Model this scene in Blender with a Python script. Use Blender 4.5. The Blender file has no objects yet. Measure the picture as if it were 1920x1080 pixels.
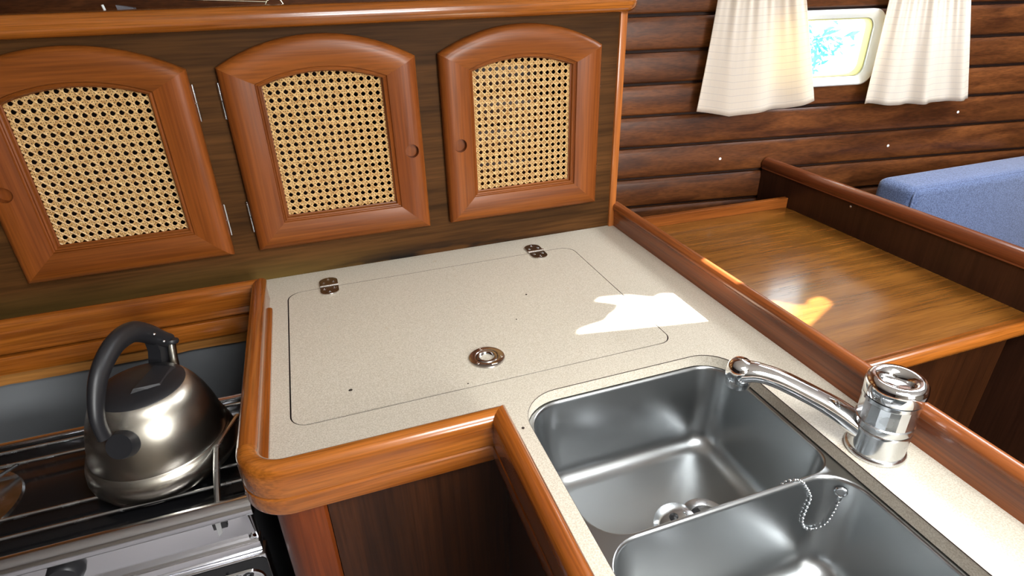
import bpy, bmesh, math, random
from mathutils import Vector, Matrix
from mathutils.geometry import tessellate_polygon

random.seed(7)
S = bpy.context.scene
COL = S.collection
ZC = 0.92                      # worktop height above the cabin sole; geometry below is written relative to it

# ------------------------------------------------------------------ camera
YAW, PIT, ROL, FPX, CAMH = 0.325129074, 0.487322773, -0.0251630462, 1096.148, 0.53
cy, sy, cp, sp = math.cos(YAW), math.sin(YAW), math.cos(PIT), math.sin(PIT)
fwd = Vector((sy*cp, cy*cp, -sp)); rgt = Vector((cy, -sy, 0)); upv = rgt.cross(fwd)
cr, sr = math.cos(ROL), math.sin(ROL)
r2 = cr*rgt + sr*upv; u2 = -sr*rgt + cr*upv
cam_d = bpy.data.cameras.new('camera'); cam = bpy.data.objects.new('camera', cam_d); COL.objects.link(cam)
m = Matrix.Identity(4)
for i in range(3):
    m[i][0], m[i][1], m[i][2] = r2[i], u2[i], -fwd[i]
m[0][3], m[1][3], m[2][3] = 0, 0, ZC + CAMH
cam.matrix_world = m
cam_d.sensor_width = 36; cam_d.lens = FPX/1920*36; cam_d.clip_start = 0.02
S.camera = cam

# ------------------------------------------------------------------ world, sun, daylight through the hatches, added fill lamp, exposure
W = bpy.data.worlds.new('world'); S.world = W; W.use_nodes = True
bg = W.node_tree.nodes['Background']
bg.inputs[0].default_value = (0.86, 0.96, 1.0, 1); bg.inputs[1].default_value = 7.0
SUN = Vector((1.0, 0.12, 1.0))             # towards the sun: dX, dY per unit of height
sd = bpy.data.lights.new('sun', 'SUN'); sd.energy = 54; sd.angle = math.radians(0.45); sd.color = (1, 0.95, 0.86)
so = bpy.data.objects.new('sun', sd); COL.objects.link(so)
so.rotation_euler = SUN.to_track_quat('Z', 'Y').to_euler(); so.location = (2.5, 0.5, 4)
def area(name, loc, sx, sy_, power, color, aim):
    d = bpy.data.lights.new(name, 'AREA'); d.shape = 'RECTANGLE'; d.size = sx; d.size_y = sy_; d.energy = power; d.color = color
    o = bpy.data.objects.new(name, d); COL.objects.link(o)
    o.location = (loc[0], loc[1], loc[2]+ZC)
    o.rotation_euler = (Vector((loc[0], loc[1], loc[2])) - Vector(aim)).to_track_quat('Z', 'Y').to_euler()
    return o
CEIL = 1.02
area('deck_hatch_daylight', (1.63, 0.80, CEIL-0.012), 0.62, 0.56, 20, (0.93, 0.97, 1.0), (1.63, 0.80, 0))
area('saloon_hatch_daylight', (0.45, -0.30, CEIL-0.012), 0.62, 0.56, 26, (0.98, 0.99, 1.0), (0.45, -0.30, 0))
area('added_front_fill', (0.75, -1.655, 0.60), 0.72, 0.68, 44, (1.0, 0.985, 0.955), (0.65, 0.8, 0.40))  # fill lamp added behind the camera to brighten the galley
S.view_settings.view_transform = 'Standard'; S.view_settings.look = 'None'
S.view_settings.exposure = 0.0; S.view_settings.gamma = 1.0; S.view_settings.use_curve_mapping = False

# ------------------------------------------------------------------ materials
def new_mat(name):
    mt = bpy.data.materials.new(name); mt.use_nodes = True
    nt = mt.node_tree; b = nt.nodes['Principled BSDF']
    return mt, nt, b
def srgb(r, g, b):
    f = lambda c: (c/255/12.92) if c/255 <= 0.04045 else ((c/255+0.055)/1.055)**2.4
    return (f(r), f(g), f(b), 1)
def lnk(nt, a, b): nt.links.new(a, b)
def wood(name, dark, light, axis='X', across=26.0, along=1.6, rough=0.32, coat=0.35, vary=0.12, pores=0.35, bump=0.03, spec=0.25):
    mt, nt, b = new_mat(name); N = nt.nodes
    tc = N.new('ShaderNodeTexCoord'); oi = N.new('ShaderNodeObjectInfo')
    add = N.new('ShaderNodeVectorMath'); add.operation = 'MULTIPLY_ADD'
    lnk(nt, oi.outputs['Random'], add.inputs[0]); add.inputs[1].default_value = (3.1, 5.7, 4.3); lnk(nt, tc.outputs['Object'], add.inputs[2])
    sc = {'X': (along, across, across), 'Y': (across, along, across), 'Z': (across, across, along)}[axis]
    mp = N.new('ShaderNodeMapping'); mp.inputs['Scale'].default_value = sc; lnk(nt, add.outputs[0], mp.inputs[0])
    n1 = N.new('ShaderNodeTexNoise'); n1.inputs['Scale'].default_value = 1.0; n1.inputs['Detail'].default_value = 5; n1.inputs['Distortion'].default_value = 0.6
    lnk(nt, mp.outputs[0], n1.inputs['Vector'])
    mp2 = N.new('ShaderNodeMapping'); mp2.inputs['Scale'].default_value = tuple(v*(9 if v == across else 5) for v in sc); lnk(nt, add.outputs[0], mp2.inputs[0])
    n2 = N.new('ShaderNodeTexNoise'); n2.inputs['Scale'].default_value = 1.0; n2.inputs['Detail'].default_value = 3
    lnk(nt, mp2.outputs[0], n2.inputs['Vector'])
    cr_ = N.new('ShaderNodeValToRGB'); e = cr_.color_ramp.elements
    e[0].position = 0.30; e[0].color = dark; e[1].position = 0.70; e[1].color = light
    lnk(nt, n1.outputs['Fac'], cr_.inputs[0])
    pr = N.new('ShaderNodeMapRange'); pr.inputs[1].default_value = 0.35; pr.inputs[2].default_value = 0.6; pr.inputs[3].default_value = 1-pores; pr.inputs[4].default_value = 1.05
    lnk(nt, n2.outputs['Fac'], pr.inputs[0])
    vr = N.new('ShaderNodeMapRange'); vr.inputs[3].default_value = 1-vary; vr.inputs[4].default_value = 1+vary; lnk(nt, oi.outputs['Random'], vr.inputs[0])
    mu = N.new('ShaderNodeMath'); mu.operation = 'MULTIPLY'; lnk(nt, pr.outputs[0], mu.inputs[0]); lnk(nt, vr.outputs[0], mu.inputs[1])
    vm = N.new('ShaderNodeVectorMath'); vm.operation = 'SCALE'; lnk(nt, cr_.outputs[0], vm.inputs[0]); lnk(nt, mu.outputs[0], vm.inputs['Scale'])
    lnk(nt, vm.outputs[0], b.inputs['Base Color'])
    b.inputs['Roughness'].default_value = rough; b.inputs['Coat Weight'].default_value = coat; b.inputs['Coat Roughness'].default_value = 0.15; b.inputs['Specular IOR Level'].default_value = spec
    bp = N.new('ShaderNodeBump'); bp.inputs['Strength'].default_value = bump*4; bp.inputs['Distance'].default_value = 0.001
    lnk(nt, n2.outputs['Fac'], bp.inputs['Height']); lnk(nt, bp.outputs[0], b.inputs['Normal'])
    return mt
def metal(name, col, rough, brush=None, bump=0.0, smudge=0.0):
    mt, nt, b = new_mat(name); N = nt.nodes
    b.inputs['Base Color'].default_value = col; b.inputs['Metallic'].default_value = 1; b.inputs['Roughness'].default_value = rough
    if brush or smudge:
        tc = N.new('ShaderNodeTexCoord'); mp = N.new('ShaderNodeMapping'); lnk(nt, tc.outputs['Object'], mp.inputs[0])
        mp.inputs['Scale'].default_value = brush or (14, 14, 14)
        n = N.new('ShaderNodeTexNoise'); n.inputs['Scale'].default_value = 1; n.inputs['Detail'].default_value = 4; lnk(nt, mp.outputs[0], n.inputs['Vector'])
        r_ = N.new('ShaderNodeMapRange'); r_.inputs[1].default_value = 0.3; r_.inputs[2].default_value = 0.7
        r_.inputs[3].default_value = max(0.03, rough-0.10-smudge); r_.inputs[4].default_value = rough+0.12+smudge
        lnk(nt, n.outputs['Fac'], r_.inputs[0]); lnk(nt, r_.outputs[0], b.inputs['Roughness'])
        if bump:
            bp = N.new('ShaderNodeBump'); bp.inputs['Strength'].default_value = bump; bp.inputs['Distance'].default_value = 0.001
            lnk(nt, n.outputs['Fac'], bp.inputs['Height']); lnk(nt, bp.outputs[0], b.inputs['Normal'])
    return mt
def plain(name, col, rough=0.5, spec=0.5, coat=0.0):
    mt, nt, b = new_mat(name)
    b.inputs['Base Color'].default_value = col; b.inputs['Roughness'].default_value = rough; b.inputs['Specular IOR Level'].default_value = spec; b.inputs['Coat Weight'].default_value = coat
    return mt

DOOR_V = wood('door_timber_upright', srgb(106, 52, 18), srgb(137, 74, 28), 'Z', 30, 1.4, 0.38, 0.06, 0.10, 0.22, 0.03, 0.22)
DOOR_H = wood('door_timber_level', srgb(106, 54, 16), srgb(140, 77, 27), 'X', 30, 1.4, 0.38, 0.06, 0.10, 0.22, 0.03, 0.22)
PANEL = wood('locker_plywood', srgb(60, 37, 14), srgb(90, 57, 26), 'X', 24, 1.8, 0.6, 0.0, 0.03, 0.30, 0.03, 0.10)
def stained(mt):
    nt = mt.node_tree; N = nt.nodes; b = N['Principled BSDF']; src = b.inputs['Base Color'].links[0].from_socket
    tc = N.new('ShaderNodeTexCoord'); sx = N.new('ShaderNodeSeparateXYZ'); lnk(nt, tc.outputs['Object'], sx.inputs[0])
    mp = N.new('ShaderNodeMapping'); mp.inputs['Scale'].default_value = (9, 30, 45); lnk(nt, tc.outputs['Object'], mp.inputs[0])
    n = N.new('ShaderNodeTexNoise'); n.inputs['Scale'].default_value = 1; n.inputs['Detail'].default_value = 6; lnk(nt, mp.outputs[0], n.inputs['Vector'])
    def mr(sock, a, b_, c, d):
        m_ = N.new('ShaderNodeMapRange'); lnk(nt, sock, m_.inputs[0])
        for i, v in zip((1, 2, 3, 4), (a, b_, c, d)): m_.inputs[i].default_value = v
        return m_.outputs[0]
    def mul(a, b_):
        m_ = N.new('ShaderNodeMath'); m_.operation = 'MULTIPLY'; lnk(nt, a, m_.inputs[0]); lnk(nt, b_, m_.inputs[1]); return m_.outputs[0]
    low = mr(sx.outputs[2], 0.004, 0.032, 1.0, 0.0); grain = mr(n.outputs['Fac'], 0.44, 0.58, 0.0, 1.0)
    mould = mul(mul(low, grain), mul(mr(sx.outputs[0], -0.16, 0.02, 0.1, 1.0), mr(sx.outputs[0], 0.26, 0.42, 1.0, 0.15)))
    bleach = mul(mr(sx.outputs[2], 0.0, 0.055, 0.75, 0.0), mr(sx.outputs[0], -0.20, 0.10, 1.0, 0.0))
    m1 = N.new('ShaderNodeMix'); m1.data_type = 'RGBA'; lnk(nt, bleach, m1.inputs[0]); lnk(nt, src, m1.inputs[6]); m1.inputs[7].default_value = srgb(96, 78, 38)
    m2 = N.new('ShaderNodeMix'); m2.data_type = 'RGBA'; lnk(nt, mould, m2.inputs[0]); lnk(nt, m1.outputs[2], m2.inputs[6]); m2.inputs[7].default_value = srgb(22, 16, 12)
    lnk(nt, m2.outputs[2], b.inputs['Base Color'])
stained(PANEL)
TRIM_X = wood('varnished_teak_along_x', srgb(126, 66, 18), srgb(168, 98, 34), 'X', 40, 2.0, 0.22, 0.7, 0.06, 0.30, 0.03, 0.4)
TRIM_Y = wood('varnished_teak_along_y', srgb(116, 56, 15), srgb(158, 88, 30), 'Y', 40, 2.0, 0.22, 0.7, 0.06, 0.30, 0.03, 0.4)
TRIM_Z = wood('varnished_teak_upright', srgb(140, 74, 30), srgb(186, 112, 54), 'Z', 34, 2.0, 0.28, 0.5, 0.06, 0.25)
REDY = wood('red_mahogany_along_y', srgb(110, 54, 26), srgb(158, 90, 44), 'Y', 30, 1.2, 0.32, 0.4, 0.05, 0.28)
CAPY = wood('cap_mahogany_along_y', srgb(82, 40, 20), srgb(118, 62, 32), 'Y', 30, 1.2, 0.28, 0.5, 0.05, 0.25)
PLANK = wood('hull_planking', srgb(62, 31, 13), srgb(108, 62, 30), 'X', 38, 1.3, 0.36, 0.08, 0.16, 0.30)
TABLE = wood('table_teak_veneer', srgb(100, 60, 19), srgb(130, 83, 32), 'X', 46, 3.6, 0.22, 0.7, 0.04, 0.20, 0.06)
DARKP = wood('dark_cabinet_veneer', srgb(42, 20, 7), srgb(64, 33, 13), 'Z', 40, 2.0, 0.36, 0.15, 0.05, 0.35)
DARKY = wood('shade_toned_partition_veneer', srgb(38, 20, 12), srgb(54, 30, 18), 'Z', 26, 1.6, 0.36, 0.3, 0.05, 0.30)  # colour darkened to carry the shade on the partition face
STILE = wood('corner_stile_mahogany', srgb(88, 36, 10), srgb(116, 54, 20), 'Z', 28, 1.6, 0.34, 0.15, 0.04, 0.25)
PLY = wood('raw_plywood_edge', srgb(150, 98, 44), srgb(190, 134, 70), 'X', 30, 2.0, 0.6, 0.0, 0.05, 0.25)
SHELF = wood('dark_shelf_timber', srgb(34, 18, 14), srgb(48, 28, 20), 'X', 24, 1.5, 0.7, 0.0)
STEEL = metal('brushed_steel_sink', (0.40, 0.415, 0.42, 1), 0.29)
STEELX = metal('polished_stove_steel', (0.74, 0.74, 0.77, 1), 0.18)
KSTEEL = metal('kettle_steel', (0.50, 0.465, 0.40, 1), 0.27)
_n = KSTEEL.node_tree; _t = _n.nodes.new('ShaderNodeTangent'); _t.direction_type = 'RADIAL'; _t.axis = 'Z'
_n.links.new(_t.outputs[0], _n.nodes['Principled BSDF'].inputs['Tangent']); _n.nodes['Principled BSDF'].inputs['Anisotropic'].default_value = 0.75
CHROME = metal('chrome', (0.82, 0.83, 0.85, 1), 0.06)
DULLC = metal('worn_chrome', (0.62, 0.64, 0.66, 1), 0.20, (30, 30, 30), 0, 0.03)
HINGE = metal('polished_hinge_steel', (0.50, 0.47, 0.44, 1), 0.22)
BLACKP = plain('black_plastic', (0.012, 0.012, 0.014, 1), 0.42)
BLACKE = plain('black_enamel', (0.008, 0.008, 0.009, 1), 0.18, 0.5)
IRON = plain('dark_iron', (0.02, 0.02, 0.022, 1), 0.35)
WHITEP = plain('white_window_plastic', (0.80, 0.83, 0.83, 1), 0.35)
GASKET = plain('yellowed_gasket', srgb(206, 204, 140), 0.6)
LINER = plain('white_deckhead_liner', (0.72, 0.70, 0.66, 1), 0.7)
SEAM = plain('dark_laminate_edge', srgb(52, 36, 28), 0.6)
RECESS = plain('grey_recess_sheet', (0.16, 0.17, 0.18, 1), 0.35)
CRUMB = plain('burnt_crumb', srgb(38, 26, 18), 0.9)

def worktop_mat():
    mt, nt, b = new_mat('speckled_beige_laminate'); N = nt.nodes
    tc = N.new('ShaderNodeTexCoord')
    n1 = N.new('ShaderNodeTexNoise'); n1.inputs['Scale'].default_value = 560; n1.inputs['Detail'].default_value = 2; lnk(nt, tc.outputs['Object'], n1.inputs['Vector'])
    c = N.new('ShaderNodeValToRGB'); e = c.color_ramp.elements
    e[0].position = 0.32; e[0].color = srgb(182, 173, 155); e[1].position = 0.66; e[1].color = srgb(212, 205, 191)
    k = c.color_ramp.elements.new(0.5); k.color = srgb(199, 191, 174)
    lnk(nt, n1.outputs['Fac'], c.inputs[0])
    n2 = N.new('ShaderNodeTexNoise'); n2.inputs['Scale'].default_value = 55; n2.inputs['Detail'].default_value = 3; lnk(nt, tc.outputs['Object'], n2.inputs['Vector'])
    r_ = N.new('ShaderNodeMapRange'); r_.inputs[1].default_value = 0.70; r_.inputs[2].default_value = 0.78; r_.inputs[3].default_value = 0.0; r_.inputs[4].default_value = 0.30
    lnk(nt, n2.outputs['Fac'], r_.inputs[0])
    mx = N.new('ShaderNodeMix'); mx.data_type = 'RGBA'; lnk(nt, r_.outputs[0], mx.inputs[0]); lnk(nt, c.outputs[0], mx.inputs[6]); mx.inputs[7].default_value = srgb(178, 150, 104)
    lnk(nt, mx.outputs[2], b.inputs['Base Color'])
    b.inputs['Roughness'].default_value = 0.38
    bp = N.new('ShaderNodeBump'); bp.inputs['Strength'].default_value = 0.25; bp.inputs['Distance'].default_value = 0.0006
    lnk(nt, n1.outputs['Fac'], bp.inputs['Height']); lnk(nt, bp.outputs[0], b.inputs['Normal'])
    return mt
LAM = worktop_mat()
def cane_mat():
    mt, nt, b = new_mat('woven_cane'); N = nt.nodes
    tc = N.new('ShaderNodeTexCoord'); n = N.new('ShaderNodeTexNoise'); n.inputs['Scale'].default_value = 160; n.inputs['Detail'].default_value = 2
    lnk(nt, tc.outputs['Object'], n.inputs['Vector'])
    c = N.new('ShaderNodeValToRGB'); e = c.color_ramp.elements
    e[0].position = 0.3; e[0].color = srgb(172, 126, 70); e[1].position = 0.7; e[1].color = srgb(226, 190, 132)
    lnk(nt, n.outputs['Fac'], c.inputs[0]); lnk(nt, c.outputs[0], b.inputs['Base Color']); b.inputs['Roughness'].default_value = 0.38
    return mt
CANE = cane_mat()
def curtain_mat():
    mt = bpy.data.materials.new('cream_curtain_cotton'); mt.use_nodes = True; nt = mt.node_tree; N = nt.nodes
    N.remove(N['Principled BSDF']); out = N['Material Output']
    tc = N.new('ShaderNodeTexCoord'); sx = N.new('ShaderNodeSeparateXYZ'); lnk(nt, tc.outputs['UV'], sx.inputs[0])
    def band(sock, per, w):
        a = N.new('ShaderNodeMath'); a.operation = 'MULTIPLY'; a.inputs[1].default_value = per; lnk(nt, sock, a.inputs[0])
        f = N.new('ShaderNodeMath'); f.operation = 'FRACT'; lnk(nt, a.outputs[0], f.inputs[0])
        g = N.new('ShaderNodeMath'); g.operation = 'LESS_THAN'; g.inputs[1].default_value = w; lnk(nt, f.outputs[0], g.inputs[0])
        return g.outputs[0]
    h = band(sx.outputs[1], 19, 0.09); v = band(sx.outputs[0], 30, 0.07)
    vv = N.new('ShaderNodeMath'); vv.operation = 'MULTIPLY'; vv.inputs[1].default_value = 0.25; lnk(nt, v, vv.inputs[0])
    mxx = N.new('ShaderNodeMath'); mxx.operation = 'MAXIMUM'; lnk(nt, h, mxx.inputs[0]); lnk(nt, vv.outputs[0], mxx.inputs[1])
    def colr(a, b_):
        mx = N.new('ShaderNodeMix'); mx.data_type = 'RGBA'; lnk(nt, mxx.outputs[0], mx.inputs[0]); mx.inputs[6].default_value = a; mx.inputs[7].default_value = b_
        return mx.outputs[2]
    d = N.new('ShaderNodeBsdfDiffuse'); lnk(nt, colr(srgb(230, 223, 214), srgb(226, 218, 208)), d.inputs[0])
    t = N.new('ShaderNodeBsdfTranslucent'); lnk(nt, colr(srgb(232, 208, 146), srgb(192, 168, 112)), t.inputs[0])
    ms = N.new('ShaderNodeMixShader'); ms.inputs[0].default_value = 0.42; lnk(nt, d.outputs[0], ms.inputs[1]); lnk(nt, t.outputs[0], ms.inputs[2])
    lnk(nt, ms.outputs[0], out.inputs[0])
    return mt
CURT = curtain_mat()
def fabric(name, a, b_):
    mt, nt, b = new_mat(name); N = nt.nodes
    tc = N.new('ShaderNodeTexCoord'); n = N.new('ShaderNodeTexNoise'); n.inputs['Scale'].default_value = 380; lnk(nt, tc.outputs['Object'], n.inputs['Vector'])
    c = N.new('ShaderNodeValToRGB'); c.color_ramp.elements[0].color = a; c.color_ramp.elements[1].color = b_; c.color_ramp.elements[0].position = 0.35; c.color_ramp.elements[1].position = 0.65
    lnk(nt, n.outputs['Fac'], c.inputs[0]); lnk(nt, c.outputs[0], b.inputs['Base Color']); b.inputs['Roughness'].default_value = 0.9; b.inputs['Sheen Weight'].default_value = 0.3
    return mt
BLUE = fabric('blue_upholstery', srgb(52, 66, 100), srgb(96, 112, 150))
MASK_CLOTH = fabric('grey_mask_cloth', srgb(120, 120, 118), srgb(150, 150, 146))  # cloth of the added covers that block and shape the sun
def glass_mat():
    mt, nt, b = new_mat('window_acrylic')
    b.inputs['Base Color'].default_value = (0.96, 1, 1, 1); b.inputs['Roughness'].default_value = 0.03; b.inputs['Transmission Weight'].default_value = 1; b.inputs['IOR'].default_value = 1.1
    return mt
GLASS = glass_mat()
LEAF = plain('teal_leaf', srgb(70, 150, 160), 0.6)

# ------------------------------------------------------------------ mesh helpers
class MB:
    def __init__(s): s.v = []; s.f = []
    def add(s, verts, faces):
        o = len(s.v); s.v += [tuple(p) for p in verts]; s.f += [tuple(i+o for i in f) for f in faces]; return s
    def box(s, x0, x1, y0, y1, z0, z1, bev=0.0, seg=2):
        bm = bmesh.new(); bmesh.ops.create_cube(bm, size=1)
        for v in bm.verts: v.co = ((x0+x1)/2+v.co.x*(x1-x0), (y0+y1)/2+v.co.y*(y1-y0), (z0+z1)/2+v.co.z*(z1-z0))
        if bev: bmesh.ops.bevel(bm, geom=bm.edges[:], offset=bev, segments=seg, affect='EDGES', profile=0.5)
        bm.verts.index_update()
        s.add([v.co[:] for v in bm.verts], [[v.index for v in f.verts] for f in bm.faces]); bm.free(); return s
    def loft(s, rings, closed=True, caps=True, ring_loop=False):
        n = len(rings[0]); V = [p for r in rings for p in r]; F = []
        R = len(rings)
        for i in range(R if ring_loop else R-1):
            a = i*n; b = ((i+1) % R)*n
            for j in range(n if closed else n-1):
                k = (j+1) % n; F.append((a+j, a+k, b+k, b+j))
        if caps and not ring_loop and closed:
            F.append(tuple(range(n-1, -1, -1))); F.append(tuple((R-1)*n+j for j in range(n)))
        return s.add(V, F)
    def tube(s, pts, r, n=12, flat=None, up=None, caps=True):
        pts = [Vector(p) for p in pts]; rings = []; rr = r if isinstance(r, (list, tuple)) else [r]*len(pts)
        prev = None
        for i, p in enumerate(pts):
            d = (pts[min(i+1, len(pts)-1)] - pts[max(i-1, 0)]).normalized()
            if up is not None: a = Vector(up)
            elif prev is not None: a = prev
            else: a = Vector((0, 0, 1)) if abs(d.z) < 0.9 else Vector((0, 1, 0))
            x = d.cross(a).normalized(); y = x.cross(d).normalized(); prev = y
            fx, fy = (flat or (1, 1))
            rings.append([p + rr[i]*(fx*math.cos(2*math.pi*k/n)*x + fy*math.sin(2*math.pi*k/n)*y) for k in range(n)])
        return s.loft(rings, True, caps)
    def lathe(s, prof, c=(0, 0, 0), n=48, axis=None):
        c = Vector(c); q = Vector(axis).normalized().to_track_quat('Z', 'Y') if axis is not None else None
        rings = []
        for (r, z) in prof:
            ring = []
            for k in range(n):
                p = Vector((max(r, 1e-5)*math.cos(2*math.pi*k/n), max(r, 1e-5)*math.sin(2*math.pi*k/n), z))
                if q: p = q @ p
                ring.append(c+p)
            rings.append(ring)
        return s.loft(rings, True, False)
    def prism(s, outer, holes, z0, z1, walls=True):
        loops = [[Vector((p[0], p[1], 0)) for p in outer]] + [[Vector((p[0], p[1], 0)) for p in h] for h in holes]
        tri = tessellate_polygon(loops); flat = [p for l in loops for p in l]; n = len(flat)
        V = [(p.x, p.y, z1) for p in flat] + [(p.x, p.y, z0) for p in flat]; F = []
        for t in tri:
            a, b, c = (flat[i] for i in t)
            if (b-a).cross(c-a).z < 0: t = (t[0], t[2], t[1])
            F.append(tuple(t)); F.append(tuple(i+n for i in reversed(t)))
        if walls:
            o = 0
            for l in loops:
                L = len(l)
                for j in range(L):
                    k = (j+1) % L; F.append((o+j, o+k, o+k+n, o+j+n))
                o += L
        return s.add(V, F)
    def sphere(s, c, r, seg=8, rings=6):
        return s.lathe([(r*math.sin(math.pi*i/rings), -r*math.cos(math.pi*i/rings)) for i in range(rings+1)], c, seg)
def base_of(o):
    p = Vector((0, 0, 0))
    while o is not None: p += o.location; o = o.parent
    return p
def obj(name, mb, mat, parent=None, smooth=None, xf=None, bevel=None):
    """link one mesh object; coordinates are relative to the worktop plane"""
    me = bpy.data.meshes.new(name)
    base = base_of(parent); V = []
    for p in mb.v:
        p = Vector(p)
        if xf: p = xf(p)
        V.append((p.x-base.x, p.y-base.y, p.z+ZC-base.z))
    me.from_pydata(V, [], mb.f); me.update()
    bm = bmesh.new(); bm.from_mesh(me); bmesh.ops.recalc_face_normals(bm, faces=bm.faces[:]); bm.to_mesh(me); bm.free()
    if smooth is not None:
        for pl in me.polygons: pl.use_smooth = True
        me.set_sharp_from_angle(angle=math.radians(smooth))
    me.materials.append(mat)
    o = bpy.data.objects.new(name, me); COL.objects.link(o)
    if parent is not None: o.parent = parent
    if bevel:
        md = o.modifiers.new('bevel', 'BEVEL'); md.width = bevel; md.segments = 2; md.limit_method = 'ANGLE'; md.angle_limit = math.radians(40)
    return o
def thing(name, loc, label, cat, group=None):
    o = bpy.data.objects.new(name, None); COL.objects.link(o); o.empty_display_size = 0.05
    o.location = (loc[0], loc[1], loc[2]+ZC); o['label'] = label; o['category'] = cat
    if group: o['group'] = group
    return o
def tag(o, label, cat, group=None):
    o['label'] = label; o['category'] = cat
    if group: o['group'] = group
    return o
def struct(o, label=None):
    o['kind'] = 'structure'
    if label: o['label'] = label
    return o
def arc(cx, cy_, r, a0, a1, n):
    return [(cx+r*math.cos(math.radians(a0+(a1-a0)*i/n)), cy_+r*math.sin(math.radians(a0+(a1-a0)*i/n))) for i in range(n+1)]
def rrect(x0, x1, y0, y1, r, n=8):
    rs = r if isinstance(r, (list, tuple)) else [r]*4     # front-right, back-right, back-left, front-left
    return (arc(x1-rs[0], y0+rs[0], rs[0], -90, 0, n) + arc(x1-rs[1], y1-rs[1], rs[1], 0, 90, n)
            + arc(x0+rs[2], y1-rs[2], rs[2], 90, 180, n) + arc(x0+rs[3], y0+rs[3], rs[3], 180, 270, n))
def sweep(path, prof, closed_prof=True):
    """sweep (offset to the right of travel, z) along a plan polyline with mitred corners; returns rings"""
    P = [Vector((p[0], p[1])) for p in path]; rings = []
    for i, p in enumerate(P):
        d0 = (P[i]-P[i-1]).normalized() if i > 0 else None
        d1 = (P[i+1]-P[i]).normalized() if i < len(P)-1 else None
        n0 = Vector((d0.y, -d0.x)) if d0 else None; n1 = Vector((d1.y, -d1.x)) if d1 else None
        nn = n0 or n1
        if n0 and n1:
            nn = (n0+n1).normalized(); nn = nn/max(0.2, nn.dot(n1))
        rings.append([(p.x+nn.x*o, p.y+nn.y*o, z) for o, z in prof])
    return rings
def boolean_cut(o, cutter_mb):
    c = obj('cutter', cutter_mb, BLACKP)
    md = o.modifiers.new('cut', 'BOOLEAN'); md.operation = 'DIFFERENCE'; md.object = c; md.solver = 'EXACT'
    c.location = (0, 0, 0); bpy.context.view_layer.update()
    dg = bpy.context.evaluated_depsgraph_get()
    me = bpy.data.meshes.new_from_object(o.evaluated_get(dg))
    o.modifiers.clear(); old = o.data; o.data = me
    bpy.data.objects.remove(c)

# ------------------------------------------------------------------ the cabin shell
XL, XR, YF, YBK = -1.75, 2.95, -1.65, 1.95
FLOORM = fabric('pale_grey_carpet', srgb(150, 147, 148), srgb(180, 176, 179))
struct(obj('floor', MB().box(XL, XR, YF, YBK, -0.96, -0.92), FLOORM))
hatchA = rrect(1.30, 1.96, 0.50, 1.10, 0.05, 4); hatchB = rrect(0.12, 0.78, -0.60, 0.0, 0.05, 4)
struct(obj('ceiling', MB().prism([(XL, YF), (XR, YF), (XR, YBK), (XL, YBK)], [hatchA, hatchB], CEIL, CEIL+0.05), LINER))
struct(obj('wall_left', MB().box(XL-0.05, XL, YF, YBK, -0.92, CEIL), SHELF))
struct(obj('wall_right', MB().box(XR, XR+0.05, YF, YBK, -0.92, CEIL), PLANK))
WF = plain('cream_bulkhead_paint', srgb(168, 158, 144), 0.7)
struct(obj('wall_front', MB().box(XL, 0.37, YF-0.05, YF, -0.92, CEIL).box(1.13, XR, YF-0.05, YF, -0.92, CEIL).box(0.37, 1.13, YF-0.05, YF, -0.92, 0.24).box(0.37, 1.13, YF-0.05, YF, 0.96, CEIL), WF))  # opening in this wall made up to hold the added fill lamp
struct(obj('trim_3', MB().box(0.33, 0.37, YF-0.05, YF+0.012, 0.20, 1.0).box(1.13, 1.17, YF-0.05, YF+0.012, 0.20, 1.0).box(0.37, 1.13, YF-0.05, YF+0.012, 0.20, 0.24).box(0.37, 1.13, YF-0.05, YF+0.012, 0.96, 1.0), TRIM_X))  # frame round the made-up opening of the fill lamp
struct(obj('wall_outer_hull', MB().box(XL, 0.2, YBK, YBK+0.05, -0.92, CEIL), SHELF))
# hatch frames and the canvas over the forward hatch (added unseen, its gap traced from the sun patch)
for nm, hx in (('trim_1', (1.30, 1.96, 0.50, 1.10)), ('trim_2', (0.12, 0.78, -0.60, 0.0))):
    o_ = rrect(hx[0]-0.03, hx[1]+0.03, hx[2]-0.03, hx[3]+0.03, 0.07, 4); i_ = rrect(*hx, 0.05, 4)
    struct(obj(nm, MB().prism(o_, [i_], CEIL-0.008, CEIL), TRIM_X))
gap0 = [(.37, .753), (.48, .732), (.594, .711), (.70, .688), (.792, .660), (.845, .685), (.880, .700), (.905, .722), (.885, .737), (.858, .733),
        (.842, .720), (.822, .728), (.80, .752), (.745, .775), (.685, .815), (.63, .828), (.597, .812), (.575, .822), (.553, .815), (.515, .840), (.462, .851), (.448, .842),
        (.468, .828), (.482, .815), (.470, .800), (.452, .790), (.430, .772), (.40, .768), (.378, .763)]
hz = CEIL+0.055
gap = [(x+SUN.x*hz, y+SUN.y*hz) for x, y in gap0]
cv = obj('hatch_sun_mask', MB().prism([(1.1, 0.30), (2.25, 0.30), (2.25, 1.30), (1.1, 1.30)], [gap], hz, hz+0.003), MASK_CLOTH)
tag(cv, 'grey canvas cover added unseen over the deck hatch to shape the sun patch', 'mask')
cv2 = obj('hatch_sun_block', MB().box(0.0, 0.90, -0.72, 0.12, hz, hz+0.004), MASK_CLOTH)  # unseen cover added to keep direct sun out of this hatch
tag(cv2, 'unseen grey sheet added over the hatch behind the galley to block sun', 'blind')

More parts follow.
